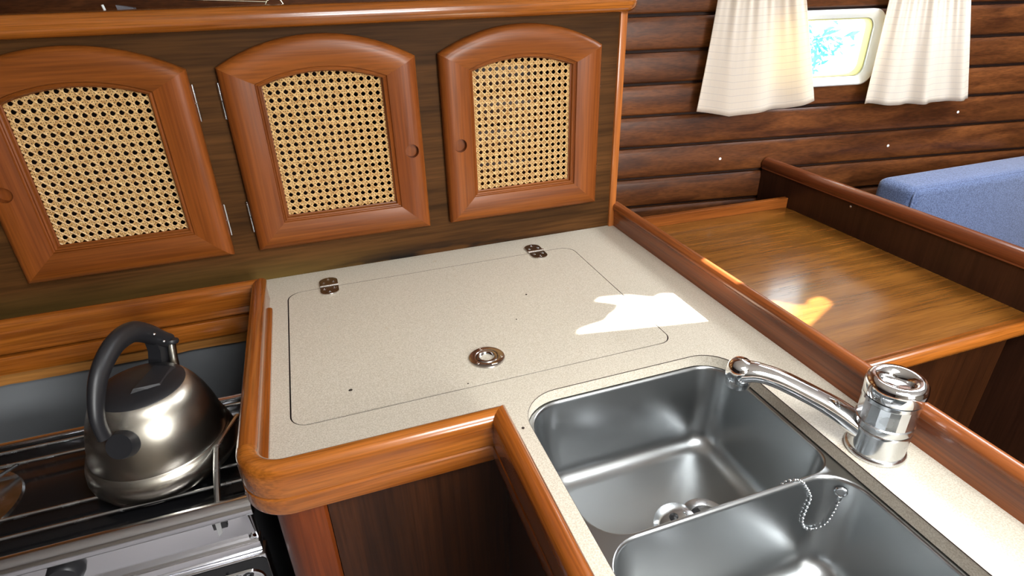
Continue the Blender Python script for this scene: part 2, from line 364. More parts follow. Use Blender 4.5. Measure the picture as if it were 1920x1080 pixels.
# ------------------------------------------------------------------ planked hull side with the port light
HD = Vector((0.9877, -0.1559, 0)); HN = Vector((-0.1559, -0.9877, 0)); H0 = Vector((0.66, 1.336, 0))
def hx(p): q = H0 + HD*p.x + HN*p.y; return Vector((q.x, q.y, p.z))
def hs(X): return (X-0.66)/0.9877
WX0, WX1, WZ0, WZ1 = hs(1.085), hs(1.402), 0.277, 0.432          # hole in the planking
SB0, SB1 = -1.9, 2.0
bk = MB()
bk.box(SB0, WX0, -0.04, -0.014, -0.92, CEIL).box(WX1, SB1, -0.04, -0.014, -0.92, CEIL).box(WX0, WX1, -0.04, -0.014, -0.92, WZ0).box(WX0, WX1, -0.04, -0.014, WZ1, CEIL)
wall_back = struct(obj('wall_back', bk, SHELF, None, None, hx))
def plank_prof(z0, z1):
    g = 0.0035
    return [(-0.013, z0+g), (-0.004, z0+g), (-0.001, z0+g+0.003), (0.0, z0+g+0.008), (0.0, z1-g-0.012), (-0.002, z1-g-0.006), (-0.0055, z1-g-0.001), (-0.013, z1-g)]
def plank(s0, s1, z0, z1):
    pr = plank_prof(z0, z1)
    rings = [[(s, w, z) for w, z in pr] for s in (s0, s1)]
    return obj('plank', MB().loft(rings), PLANK, wall_back, 30, hx)
zs = [-0.42, -0.34, -0.262, -0.184, -0.106, -0.028, 0.051, 0.134, 0.214, 0.291, 0.367, 0.446, 0.525, 0.603, 0.681, 0.76, 0.84, 0.92, 1.0]
for z0, z1 in zip(zs[:-1], zs[1:]):
    if z1 > WZ0+0.02 and z0 < WZ1-0.02:
        plank(SB0, WX0, z0, z1); plank(WX1, SB1, z0, z1)
        if z0 < WZ0: plank(WX0, WX1, z0, WZ0+0.004)
    else:
        plank(SB0, SB1, z0, z1)
for X, z in ((1.028, 0.09), (1.528, 0.091), (1.72, 0.172)):
    obj('screw_cap', MB().lathe([(0, 0.0012), (0.0018, 0.0012), (0.0034, 0.0006), (0.0036, 0)], (hs(X), 0.0, z), 14, (0, 1, 0)), WHITEP, wall_back, 40, hx)
# window
win = bpy.data.objects.new('window_1', None); COL.objects.link(win); win.location = (1.24, 1.24, ZC+0.265); win['kind'] = 'structure'
win['label'] = 'rectangular white framed port light between the curtains'
def hring(x0, x1, z0, z1, r, w, n=8): return [(x, w, z) for x, z in rrect(x0, x1, z0, z1, r, n)]
fx0, fx1, fz0, fz1 = hs(1.075), hs(1.413), 0.264, 0.444
fr = MB(); seq = [(0.0, 0.0), (0.0, 0.010), (0.003, 0.013), (0.009, 0.012), (0.017, 0.004), (0.0205, 0.001), (0.022, -0.045), (0.016, -0.05), (0.010, -0.02)]
fr.loft([hring(fx0+i, fx1-i, fz0+i, fz1-i, max(0.034-i*0.5, 0.02), w) for i, w in seq], True, False, True)
obj('window_frame', fr, WHITEP, win, 35, hx)
gk = MB(); seq = [(0.0215, -0.004), (0.0235, -0.004), (0.0245, -0.007), (0.0245, -0.026), (0.0215, -0.026)]
gk.loft([hring(fx0+i, fx1-i, fz0+i, fz1-i, 0.024, w) for i, w in seq], True, False, True)
obj('gasket', gk, GASKET, win, 35, hx)
pn = MB().loft([hring(fx0+0.0238, fx1-0.0238, fz0+0.0238, fz1-0.0238, 0.022, w) for w in (-0.020, -0.025)])
obj('pane', pn, GLASS, win, 35, hx)

# the view outside: a leafy bush ashore
bush = MB(); rr = random.Random(3)
for i in range(230):
    a = rr.random(); c = Vector((5.62+rr.gauss(0, 0.13), 5.6+rr.gauss(0, 0.2), -0.22+rr.gauss(0, 0.11)))
    t = Vector((rr.uniform(-1, 1), rr.uniform(-1, 1), rr.uniform(-1, 1))).normalized(); u = t.orthogonal().normalized(); l, wv = rr.uniform(.05, .11), rr.uniform(.015, .03)
    bush.add([c-t*l, c+u*wv, c+t*l, c-u*wv], [(0, 1, 2, 3)])
tr = bush.tube([(5.70, 5.6, -1.25), (5.64, 5.6, -0.6), (5.6, 5.6, -0.2)], [0.03, 0.022, 0.012], 8)
tag(obj('shore_bush', bush, LEAF), 'pale teal leafy bush ashore seen through the port light', 'bush')
struct(obj('ground', MB().box(-6, 12, 2.2, 14, -1.3, -1.25), plain('pale_quay', srgb(200, 200, 195), 0.9)))

# curtains
def curtain(name, top, bot, zt, hem, seed, label, freq):
    rg = random.Random(seed); nu, nv = 110, 26; V = []; F = []; uv = []
    ph = [rg.uniform(0, 6.28) for _ in range(5)]
    for j in range(nv+1):
        v = j/nv
        for i in range(nu+1):
            u = i/nu
            uu = u + 0.012*math.sin(6.28*3*u+ph[4])*v
            s = (1-v)*(top[0]+(top[1]-top[0])*u) + v*(bot[0]+(bot[1]-bot[0])*uu)
            big = math.sin(2*math.pi*freq*u+ph[0]) + 0.45*math.sin(2*math.pi*freq*1.7*u+ph[1])
            small = math.sin(2*math.pi*freq*4.3*u+ph[2]) + 0.5*math.sin(2*math.pi*freq*7.1*u+ph[3])
            w = 0.034 + big*(0.003+0.006*v) + small*0.0042*(1-v)**3 + 0.012*v
            # hem line
            k = u*(len(hem)-1); a = int(min(k, len(hem)-2)); hz_ = hem[a]+(hem[a+1]-hem[a])*(k-a)
            z = zt + (hz_-zt)*v
            V.append((s, w, z)); uv.append((u, v))
    for j in range(nv):
        for i in range(nu):
            a = j*(nu+1)+i; F.append((a, a+1, a+nu+2, a+nu+1))
    mb = MB(); mb.add(V, F)
    o = obj(name, mb, CURT, None, 60, hx)
    me = o.data; lay = me.uv_layers.new(name='uv')
    for pl in me.polygons:
        for li in pl.loop_indices: lay.data[li].uv = uv[me.loops[li].vertex_index]
    md = o.modifiers.new('cloth', 'SOLIDIFY'); md.thickness = 0.0008; md.offset = 0
    return tag(o, label, 'curtain')
curtain('curtain', (hs(.952), hs(1.150)), (hs(.930), hs(1.236)), 0.52, [.226, .212, .217, .221, .238], 5, 'cream gathered curtain hanging over the left half of the port light', 1.7)
curtain('curtain', (hs(1.385), hs(1.60)), (hs(1.378), hs(1.70)), 0.52, [.222, .214, .212, .214, .216], 9, 'cream gathered curtain hanging right of the port light', 3.2)
cw = obj('curtain_wire', MB().tube([hx(Vector((hs(.85), 0.032, 0.50))), hx(Vector((hs(1.85), 0.032, 0.50)))], 0.0022, 8), DULLC, None, 40)
tag(cw, 'thin wire carrying both cream curtains', 'curtain wire')

# ------------------------------------------------------------------ locker with three caned doors
YB = 1.165
lock = thing('galley_locker', (0.1, YB+0.12, 0.0), 'dark brown galley locker with arched cane doors above the worktop', 'cabinet')
def arch_outline(x0, x1, z0, zc, za, n=20):
    """bottom-left, bottom-right, then the arch from right to left"""
    half = (x1-x0)/2; sg = za-zc; R = (half*half+sg*sg)/(2*sg); cx, cz = (x0+x1)/2, za-R
    a = math.asin(half/R)
    return [(cx+R*math.sin(t), cz+R*math.cos(t)) for t in [a - 2*a*i/n for i in range(n+1)]]
doors = [(-0.514, -0.1755, 'L'), (-0.1300, 0.2100, 'M'), (0.2535, 0.5945, 'R')]
DZ0, DZC, DZA = 0.0705, 0.4075, 0.4530
panel_holes = []
for x0, x1, k in doors:
    panel_holes.append([(x0+0.055, DZ0+0.052), (x1-0.055, DZ0+0.052)] + arch_outline(x0+0.055, x1-0.055, 0, 0.380, 0.402, 10))
def to_xz(y): return lambda p: Vector((p.x, y+p.z, p.y))
obj('face_panel', MB().prism([(-1.2, 0.0003), (0.640, 0.0003), (0.640, 0.475), (-1.2, 0.475)], panel_holes, 0.0, 0.012), PANEL, lock, None, to_xz(YB))
body = MB().box(-1.2, 0.640, YB+0.012, YB+0.26, -0.015, -0.003).box(-1.2, 0.640, YB+0.245, YB+0.26, -0.003, 0.46).box(0.625, 0.640, YB+0.012, YB+0.245, -0.003, 0.46)
obj('carcass', body, SHELF, lock)
obj('end_post', MB().box(0.6385, 0.6545, YB-0.006, YB+0.10, -0.001, 0.4645, 0.002), TRIM_Z, lock, 40)
# round-nosed rail along the top, with the shelf board behind it
rz0, rz1 = 0.4645, 0.499
half = (rz1-rz0)/2
nose = [(half*0.95*math.cos(math.radians(t)), (rz0+rz1)/2+half*math.sin(math.radians(t))) for t in range(90, -91, -15)]
prof = [(-0.050, rz1), (-0.02, rz1)] + nose + [(-0.02, rz0), (-0.050, rz0)]
path = [(-1.2, YB-0.013)] + [(0.640, YB-0.013)] + [(0.640+0.018*math.sin(math.radians(a)), YB+0.005-0.018*math.cos(math.radians(a))) for a in (15, 30, 45, 60, 75, 90)] + [(0.658, YB+0.045)]
path[1:2] = [(0.6395, YB-0.013)]
obj('top_rail', MB().loft(sweep(path, prof)), TRIM_X, lock, 50)
obj('top_shelf', MB().box(-1.2, 0.652, YB+0.036, YB+0.27, 0.462, 0.476), SHELF, lock)

def member(name, fo, fi, mat, door, yb, n):
    """a mitred frame member between an outer and an inner edge with a rounded section"""
    sec = [(0.0, 0.0), (0.0, 0.008), (0.02, 0.0125), (0.07, 0.0165), (0.15, 0.0192), (0.28, 0.0203), (0.45, 0.0200), (0.65, 0.0180), (0.84, 0.0152), (0.86, 0.0120), (0.885, 0.0112), (0.92, 0.0124), (0.955, 0.0115), (0.97, 0.009), (0.97, 0.004), (1.0, 0.0035), (1.0, 0.0)]
    rings = []
    for i in range(n+1):
        a = fo(i/n); b = fi(i/n)
        rings.append([(a[0]+(b[0]-a[0])*t, yb-h, a[1]+(b[1]-a[1])*t) for t, h in sec])
    return obj(name, MB().loft(rings), mat, door, 28)
def cane(x0, x1, z0, zc, za, yb, door):
    """six-way woven webbing: pairs of level and upright strands with two diagonals"""
    mb = MB(); p = 0.01345; hw = 0.00115
    half = (x1-x0)/2; sg = za-zc; R = (half*half+sg*sg)/(2*sg); cx, cz = (x0+x1)/2, za-R
    E = 0.004
    def inside(x, z):
        if x < x0-E or x > x1+E or z < z0-E: return False
        return (x-cx)**2 + (z-cz)**2 < (R+E)**2
    def strand(a, b, w, base, amp, phase):
        a = Vector((a[0], a[1])); b = Vector((b[0], b[1])); L = (b-a).length; n = max(2, int(L/(p/4))); d = (b-a)/L; nn = Vector((-d.y, d.x))
        run = []
        def flush():
            if len(run) > 1:
                rings = []
                for q, y in run:
                    l = q+nn*w; r = q-nn*w
                    rings.append([(l.x, y+0.0003, l.y), (q.x, y-0.00045, q.y), (r.x, y+0.0003, r.y), (q.x, y+0.0007, q.y)])
                mb.loft(rings, True, False)
        for i in range(n+1):
            q = a+(b-a)*(i/n)
            if inside(q.x, q.y):
                run.append((q, yb-base-amp*math.sin(2*math.pi*i/4*1.0+phase)))
            else:
                flush(); run = []
        flush()
    nx = int((x1-x0)/p)+3; nz = int((za-z0)/p)+3; ox = x0-p*0.7; oz = z0-p*0.6
    for i in range(nx):
        X = ox+i*p
        for s_ in (-1, 1): strand((X+s_*0.0017, z0-0.01), (X+s_*0.0017, za+0.01), hw, 0.0, 0.0006, s_*1.57)
    for j in range(nz):
        Z = oz+j*p
        for s_ in (-1, 1): strand((x0-0.01, Z+s_*0.0017), (x1+0.01, Z+s_*0.0017), hw, 0.0004, 0.0006, s_*1.57+1.57)
    for k in range(-nz-1, nx+2):
        X = ox + (k+0.5)*p
        strand((X, oz), (X+nz*p, oz+nz*p), hw*1.05, 0.0013, 0.0004, 0)
        strand((X, oz+nz*p), (X+nz*p, oz), hw*1.05, 0.0018, 0.0004, 1.5)
    return obj('cane_panel', mb, CANE, door, 60)
for x0, x1, k in doors:
    mw = 0.0665
    xi0, xi1, zi0, zic, zia = x0+mw, x1-mw, DZ0+0.0615, 0.3715, 0.3905
    n = 24
    oA = arch_outline(x0, x1, DZ0, DZC, DZA, n); iA = arch_outline(xi0, xi1, zi0, zic, zia, n)
    # thin backing frame that carries the members
    dmb = MB()
    o_ = [(x0+0.004, DZ0+0.004), (x1-0.004, DZ0+0.004)] + arch_outline(x0+0.004, x1-0.004, 0, DZC-0.004, DZA-0.004, 16)
    i_ = [(xi0-0.006, zi0-0.006), (xi1+0.006, zi0-0.006)] + arch_outline(xi0-0.006, xi1+0.006, 0, zic+0.004, zia+0.006, 16)
    dmb.prism(o_, [i_], 0.0005, 0.004)
    door = obj('door', dmb, DOOR_V, lock, None, lambda p: Vector((p.x, YB-p.z, p.y)))
    door['label'] = {'L': 'arched cane door at the left end', 'M': 'arched cane door in the middle', 'R': 'arched cane door at the right end'}[k]
    yb = YB-0.004
    lerp = lambda a, b: (lambda t: (a[0]+(b[0]-a[0])*t, a[1]+(b[1]-a[1])*t))
    member('bottom_rail', lerp((x0, DZ0), (x1, DZ0)), lerp((xi0, zi0), (xi1, zi0)), DOOR_H, door, yb, 1)
    sl = member('stile', lerp((x0, DZC), (x0, DZ0)), lerp((xi0, zic), (xi0, zi0)), DOOR_V, door, yb, 1)
    sr_ = member('stile', lerp((x1, DZ0), (x1, DZC)), lerp((xi1, zi0), (xi1, zic)), DOOR_V, door, yb, 1)
    member('arched_rail', lambda t: oA[round(t*n)], lambda t: iA[round(t*n)], DOOR_H, door, yb, n)
    # blind finger hole
    hxx, st, dirn = {'L': (x0+0.0245, sl, 1), 'M': (x1-0.0245, sr_, -1), 'R': (x0+0.0305, sl, 1)}[k]
    hc = Vector((hxx, yb-0.006, 0.2345))
    cut = MB().loft([[(hc.x+0.0132*math.cos(a*math.pi/16), hc.y-d, hc.z+0.0132*math.sin(a*math.pi/16)) for a in range(32)] for d in (0, 0.03)])
    boolean_cut(st, cut)
    for pl in st.data.polygons: pl.use_smooth = True
    st.data.set_sharp_from_angle(angle=math.radians(28))
    cane(xi0, xi1, zi0, zic, zia, yb+0.001, door)
    # knuckle hinges
    hX = {'L': x1+0.0025, 'M': x0-0.0025, 'R': x1+0.0025}[k]
    for hzc in (0.352, 0.138):
        mb = MB()
        for a, b in ((-0.030, -0.0012), (0.0012, 0.030)): mb.tube([(hX, YB-0.005, hzc+a), (hX, YB-0.005, hzc+b)], 0.0026, 10)
        mb.tube([(hX, YB-0.005, hzc-0.031), (hX, YB-0.005, hzc+0.031)], 0.0016, 8)
        mb.box(min(hX, hX-(0.010 if k != 'M' else -0.010)), max(hX, hX-(0.010 if k != 'M' else -0.010)), YB-0.0035, YB-0.0005, hzc-0.03, hzc+0.03)
        obj('hinge', mb, DULLC, door, 40)

# bits on the shelf behind the rail
wire = MB().tube([(-0.45, 1.25, 0.5270), (-0.07, 1.25, 0.5045), (-0.03, 1.25, 0.5020)], 0.0013, 8)
wire.tube([(-0.034, 1.25, 0.4965), (-0.030, 1.25, 0.5035), (-0.024, 1.25, 0.5065), (-0.012, 1.25, 0.5065), (-0.006, 1.25, 0.504), (-0.003, 1.25, 0.497), (-0.003, 1.25, 0.478)], 0.0014, 8)
wire.tube([(-0.034, 1.25, 0.4965), (-0.034, 1.25, 0.478)], 0.0014, 8).tube([(-0.45, 1.25, 0.5270), (-0.45, 1.25, 0.478)], 0.0013, 8)
tag(obj('wire_rack', wire, metal('brass_wire', (0.85, 0.75, 0.55, 1), 0.25), None, 50), 'thin pale wire rack with a bent end on the shelf above the middle door', 'wire rack')
wd = MB().loft([[(-0.262, y, 0.478), (-0.238, y, 0.478), (-0.241, y, 0.500), (-0.266, y, 0.505)] for y in (1.235, 1.255)])
tag(obj('plastic_wedge', wd, plain('grey_plastic', srgb(96, 94, 100), 0.5)), 'grey plastic wedge on the shelf above the left door', 'wedge')
stk = MB().tube([(-0.281, 1.24, 0.478), (-0.286, 1.24, 0.506)], 0.002, 8)
tag(obj('white_peg', stk, WHITEP, None, 40), 'small white upright peg beside the grey plastic wedge', 'peg')
bx = MB().box(-0.52, -0.30, 1.30, 1.40, 0.477, 0.52, 0.003).box(-0.20, 0.02, 1.34, 1.42, 0.477, 0.53, 0.003)

# ------------------------------------------------------------------ worktop with icebox lid and sink cut-out
TOP_T = 0.020
wt = thing('worktop', (0.25, 0.86, -TOP_T), 'speckled beige laminate worktop with varnished teak edging', 'worktop')
LX0, LX1, LY0, LY1 = -0.0905, 0.5035, 0.6775, 1.0840
sinkcut = rrect(0.2125, 0.5595, 0.045, 0.6285, [0.05, 0.055, 0.062, 0.05], 10)
lidcut = rrect(LX0-0.0022, LX1+0.0016, LY0-0.0022, LY1+0.0016, [0.0235, 0.0285, 0.0285, 0.026], 8)
outer = [(-1.0, 1.07), (-0.134, 1.07)] + [(-0.134, 0.60)] + arc(-0.092, 0.599, 0.042, 180, 270, 8) + [(0.166, 0.557), (0.166, -0.45), (0.6525, -0.45), (0.6525, YB+0.004), (-1.0, YB+0.004)]
slab = obj('slab', MB().prism(outer, [sinkcut, lidcut], -TOP_T, 0.0), LAM, wt)
# thin dark laminate edge lines round both cut-outs
def edge_line(loop, w, d, name, mat):
    rings = []
    L = [Vector(p) for p in loop]; n = len(L); inner = []
    for i in range(n):
        d0 = (L[i]-L[i-1]); d1 = (L[(i+1) % n]-L[i]); t = (d0.normalized()+d1.normalized()) if d0.length > 1e-6 and d1.length > 1e-6 else (d1 if d1.length > 1e-6 else d0)
        t.normalize(); inner.append(L[i]+Vector((-t.y, t.x))*w)
    a = [(p.x, p.y, -0.0001) for p in L]; b = [(p.x, p.y, -d) for p in L]; c = [(p.x, p.y, -d) for p in inner]; e = [(p.x, p.y, -0.0001) for p in inner]
    mb = MB().loft([a, b, c, e], True, False, True)
    return obj(name, mb, mat, wt)
edge_line(sinkcut, 0.0004, 0.0012, 'laminate_edge', SEAM)
edge_line(lidcut, 0.0002, 0.018, 'laminate_edge', SEAM)

# edging sections: (offset to the outside, z)
cap = [(0.0128*math.cos(math.radians(a)), 0.0375+0.0135*math.sin(math.radians(a))) for a in range(172, 7, -11)]
FID = ([(-0.0165, 0.0004), (-0.0165, 0.0065), (-0.0150, 0.0085), (-0.0108, 0.0100), (-0.0106, 0.0340), (-0.0125, 0.0362)] + cap +
       [(0.0130, 0.030), (0.0133, 0.010), (0.0128, 0.0065), (0.0108, 0.0052), (0.0108, 0.0036), (0.0132, 0.0020), (0.0136, -0.003), (0.0136, -0.0170), (0.0122, -0.0205), (0.0095, -0.0215), (-0.004, -0.0215), (-0.004, 0.0004)])
YBF = 1.062
p_left = [(-0.135, YBF)] + [(-0.135, 0.602)] + arc(-0.090, 0.602, 0.045, 180, 270, 12)[1:] + [(0.166, 0.557)]
def mitred(path, prof, pre=None, post=None):
    full = ([pre] if pre else []) + path + ([post] if post else [])
    r_ = sweep(full, prof)
    if pre: r_ = r_[1:]
    if post: r_ = r_[:-1]
    return r_
BFID = [(o, z) for o, z in FID if not (o < -0.011 and z < 0.011)]
BFID = [(-0.0108, 0.0004)] + [q for q in BFID if q[1] > 0.005] + [(0.0128, -0.004), (0.0112, -0.0075), (-0.004, -0.0075), (-0.004, 0.0004)]
obj('back_edging', MB().loft(mitred([(-1.0, YBF), (-0.135, YBF)], BFID, None, (-0.135, 0.6))), TRIM_X, wt, 32)
FID2 = [(o, z) for o, z in FID if not (o < -0.0110 and z < 0.011)]
FID2 = [(-0.0106, 0.0004)] + FID2
obj('left_edging', MB().loft(mitred([(-0.135, YBF), (-0.135, 0.602)], FID2, (-1.0, YBF), None)), TRIM_Y, wt, 32)
obj('front_edging', MB().loft(mitred(p_left[1:], FID2, (-0.135, YBF), (0.166, -0.45))), TRIM_X, wt, 32)
obj('sink_side_edging', MB().loft(mitred([(0.166, 0.557), (0.166, -0.45)], FID2, (0.0, 0.557), None)), TRIM_Y, wt, 32)
bead = [(-0.0170, 0.0), (-0.0170, 0.0068), (-0.0150, 0.0090), (-0.0112, 0.0098), (-0.0104, 0.0098), (-0.0104, 0.0)]
obj('base_bead', MB().loft(sweep([(-0.135, 1.022), (-0.135, 0.58)], bead)), TRIM_Y, wt, 30)
# lower strips behind the stove
obj('stove_back_strip', MB().box(-1.0, -0.150, 1.0465, 1.070, -0.0445, -0.0115, 0.0015), TRIM_X, wt, 40)
pe = MB(); xsr = [-1.0+0.02*i for i in range(43)]
rng = random.Random(11)
zl = [-0.0695+rng.uniform(-0.0012, 0.0012) for _ in xsr]
pe.loft([[(x, 1.058, -0.0445), (x, 1.058, z), (x, 1.072, z), (x, 1.072, -0.0445)] for x, z in zip(xsr, zl)])
obj('plywood_edge', pe, PLY, wt, 30)
# right edging against the table
cR = [(0.6575+0.0115*math.cos(math.radians(a)), 0.0465+0.0115*math.sin(math.radians(a))) for a in range(190, -11, -10)]
RF = [(0.651, 0.0), (0.651, 0.0205), (0.6502, 0.022), (0.6502, 0.0395), (0.6485, 0.0415)] + cR[0:] + [(0.6675, 0.040), (0.6675, -0.045), (0.651, -0.045)]
obj('right_edging', MB().loft([[(x, y, z) for x, z in RF] for y in (YB+0.001, -0.45)]), REDY, wt, 32)

# icebox lid
lid = thing('icebox_lid', ((LX0+LX1)/2, (LY0+LY1)/2, -TOP_T), 'rectangular beige icebox lid let into the worktop with two hinges and a round latch', 'lid')
obj('lid_panel', MB().prism(rrect(LX0, LX1, LY0, LY1, [0.022, 0.028, 0.028, 0.022], 8), [], -0.018, 0.0002), LAM, lid)
obj('lid_edge', MB().prism(rrect(LX0-0.0002, LX1+0.0002, LY0-0.0002, LY1+0.0002, 0.022, 8), [rrect(LX0+0.001, LX1-0.001, LY0+0.001, LY1-0.001, 0.021, 8)], -0.018, -0.0012), SEAM, lid)
def strap_hinge(cx):
    yc = LY1+0.003
    def leaf(y0, y1, up_):
        s_ = 1 if up_ else -1; h = 0.0175
        pts = [(cx-h, yc+s_*0.0055), (cx+h, yc+s_*0.0055), (cx+h, yc+s_*0.022)] + [(cx+h*math.cos(math.radians(a)), yc+s_*(0.022+0.0145*math.sin(math.radians(a)))) for a in range(15, 166, 15)] + [(cx-h, yc+s_*0.022)]
        if not up_: pts = pts[::-1]
        return pts
    hg = obj('hinge', MB().tube([(cx-0.0175, yc, 0.0022), (cx+0.0175, yc, 0.0022)], 0.0032, 12), HINGE, lid, 40)
    for up_ in (True, False):
        obj('leaf', MB().prism(leaf(0, 0, up_), [], 0.0003, 0.0026), HINGE, hg, None, None, 0.0008)
        s_ = 1 if up_ else -1
        for dx, dy in ((-0.0095, 0.014), (0.0095, 0.014), (0.0, 0.0275)):
            c = (cx+dx, yc+s_*dy, 0.0026)
            sc = MB().lathe([(0, -0.0006), (0.0012, -0.0006), (0.0015, 0.0004), (0.0030, 0.0005), (0.0036, 0.0)], c, 14)
            obj('screw', sc, DULLC, hg, 35)
    return hg
strap_hinge(-0.0140); strap_hinge(0.4235)
lc = (0.2045, 0.7395, 0.0)
lat = obj('latch_ring', MB().lathe([(0.0178, 0.0), (0.0178, 0.0028), (0.0186, 0.0034), (0.0262, 0.0034), (0.0280, 0.0024), (0.0286, 0.0003)], lc, 56), HINGE, lid, 35)
obj('turn_ring', MB().lathe([(0.0120, 0.0), (0.0120, 0.0034), (0.0130, 0.0042), (0.0162, 0.0038), (0.0172, 0.0025), (0.0172, 0.0)], lc, 48), HINGE, lat, 35)
obj('finger_cup', MB().lathe([(0.0119, 0.0036), (0.0113, 0.0018), (0.0085, -0.0022), (0.005, -0.0040), (0, -0.0045)], lc, 40), CHROME, lat, 60)
for a in (100, 215, 340):
    c = (lc[0]+0.0228*math.cos(math.radians(a)), lc[1]+0.0228*math.sin(math.radians(a)), 0.0034)
    obj('screw', MB().lathe([(0, -0.0004), (0.001, -0.0004), (0.0013, 0.0004), (0.0026, 0.0004), (0.003, 0.0)], c, 12), HINGE, lat, 35)
obj('latch_slot', MB().box(lc[0]+0.001, lc[0]+0.010, lc[1]-0.0243, lc[1]-0.0218, 0.0032, 0.0039), CHROME, lat)

# crumbs on the worktop
def crumb(x, y, r, label, k):
    rg = random.Random(k); mb = MB().sphere((x, y, r*0.55), r, 8, 5)
    mb.v = [(p[0]+rg.uniform(-.3, .3)*r+(p[0]-x)*0.4, p[1]+rg.uniform(-.3, .3)*r, max(0.0003, p[2]*0.8)) for p in mb.v]
    tag(obj('crumb', mb, CRUMB), label, 'crumb')
crumb(-0.0074, 0.7320, 0.0019, 'largest dark crumb lying on the left half of the icebox lid', 1)
crumb(0.3355, 0.912, 0.0014, 'dark crumb on the icebox lid below the right hinge', 2)
crumb(0.2875, 0.833, 0.0010, 'tiny dark crumb on the icebox lid behind the round latch', 3)
crumb(0.1585, 0.6855, 0.0010, 'tiny dark crumb by the front edge of the icebox lid', 4)
crumb(0.2015, 0.5655, 0.0017, 'dark crumb between the teak edging corner and the sink', 5)
crumb(-0.0735, 0.5905, 0.0012, 'tiny dark crumb near the rounded front corner of the worktop', 6)

# ------------------------------------------------------------------ base cabinet under the worktop
cab = thing('base_cabinet', (0.02, 0.62, -0.92), 'dark veneered base cabinet under the beige worktop', 'cabinet')
obj('front_panel', MB().box(-0.057, 0.175, 0.5595, 0.575, -0.90, -0.0215), DARKP, cab)
st = arc(-0.080, 0.597, 0.0415, 180, 270, 10)
obj('corner_stile', MB().prism([(-0.1215, 0.66)] + st + [(-0.0615, 0.5555), (-0.0580, 0.559), (-0.0580, 0.66)], [], -0.90, -0.0215), STILE, cab, 40)
obj('side_panel', MB().box(0.1735, 0.188, -0.45, 0.575, -0.90, -0.0215), DARKP, cab)
obj('stove_side_panel', MB().box(-0.1215, -0.108, 0.66, 1.07, -0.90, -0.0215), DARKP, cab)
obj('plinth', MB().box(-0.10, 0.65, 0.60, 1.07, -0.92, -0.86), DARKP, cab)

# ------------------------------------------------------------------ sink
sink = thing('double_sink', (0.386, 0.34, -0.19), 'undermounted brushed steel sink with two bowls', 'sink')
ZR = -TOP_T-0.002
b1 = (0.2215, 0.5568, 0.3840, 0.6265); b2 = (0.2205, 0.5570, 0.052, 0.3795)
rad1 = [0.036, 0.044, 0.058, 0.050]; rad2 = [0.05, 0.044, 0.046, 0.05]
def rr_off(b, r, i, n=10):
    return rrect(b[0]+i, b[1]-i, b[2]+i, b[3]-i, [max(q-i*0.6, 0.012) for q in r], n)
fl = rrect(0.200, 0.572, 0.030, 0.641, 0.05, 8)
obj('flange', MB().prism(fl, [rr_off(b1, rad1, -0.0014), rr_off(b2, rad2, -0.0014)], ZR-0.0012, ZR), STEEL, sink)
def bowl(b, rad, depth):
    seq = [(-0.0016, 0.0), (-0.0004, -0.0003), (0.0008, -0.0020), (0.0016, -0.0055), (0.0065, -depth*0.55), (0.0105, -depth+0.030)]
    for a in range(10, 91, 10):
        seq.append((0.0105+0.030*(1-math.cos(math.radians(a))), -depth+0.030*(1-math.sin(math.radians(a)))))
    rings = []
    for i, z in seq: rings.append([(x, y, ZR+z) for x, y in rr_off(b, rad, i)])
    i, z = seq[-1]; base = rr_off(b, rad, i); cx_, cy2 = (b[0]+b[1])/2, (b[2]+b[3])/2
    for t, dz in ((0.7, -0.0015), (0.4, -0.003), (0.12, -0.004)):
        rings.append([(cx_+(x-cx_)*t, cy2+(y-cy2)*t, ZR+z+dz) for x, y in base])
    mb = MB().loft(rings, True, False); o = len(mb.v)-len(base); mb.f.append(tuple(o+j for j in range(len(base))))
    return obj('bowl', mb, STEEL, sink, 50)
bw1 = bowl(b1, rad1, 0.148); bw2 = bowl(b2, rad2, 0.148)
def drain(x, y, parent):
    z = ZR-0.148-0.002
    d = obj('drain', MB().lathe([(0.036, 0.001), (0.034, 0.0032), (0.030, 0.0030), (0.024, -0.0004), (0.0215, -0.002)], (x, y, z), 40), DULLC, parent, 50)
    obj('drain_well', MB().lathe([(0.0217, 0.0004), (0.020, -0.0006), (0, -0.0006)], (x, y, z), 30), IRON, parent)
    return d
drain(0.4485, 0.4745, bw1); drain(0.39, 0.22, bw2)
# plug on a ball chain, resting on the sink floor
zf = ZR-0.148-0.002
plug = thing('sink_plug', (0.392, 0.470, zf), 'round steel sink plug lying in the rear bowl with its ball chain over the divider', 'sink plug')
ax = Vector((-0.30, -0.10, 0.95)).normalized(); pc = Vector((0.392, 0.470, zf+0.0185))
obj('plug_disc', MB().lathe([(0.0, -0.007), (0.022, -0.007), (0.024, -0.001), (0.029, 0.0), (0.0295, 0.002), (0.024, 0.0050), (0.012, 0.0080), (0.0, 0.0085)], pc, 40, ax), DULLC, plug, 45)
obj('rubber_rim', MB().lathe([(0.0215, -0.0085), (0.0262, -0.0075), (0.0268, -0.002), (0.0292, -0.0007)], pc, 40, ax), BLACKP, plug, 45)
obj('plug_knob', MB().lathe([(0.0045, 0.006), (0.0038, 0.010), (0.0060, 0.013), (0.0062, 0.0165), (0.004, 0.0185), (0, 0.019)], pc, 20, ax), BLACKP, plug, 45)
def catmull(P, m_):
    out = []
    P = [Vector(p) for p in P]
    for i in range(len(P)-1):
        p0 = P[max(i-1, 0)]; p1 = P[i]; p2 = P[i+1]; p3 = P[min(i+2, len(P)-1)]
        for k in range(m_):
            t = k/m_
            out.append(0.5*((2*p1)+(p2-p0)*t+(2*p0-5*p1+4*p2-p3)*t*t+(3*p1-p0-3*p2+p3)*t**3))
    return out+[P[-1]]
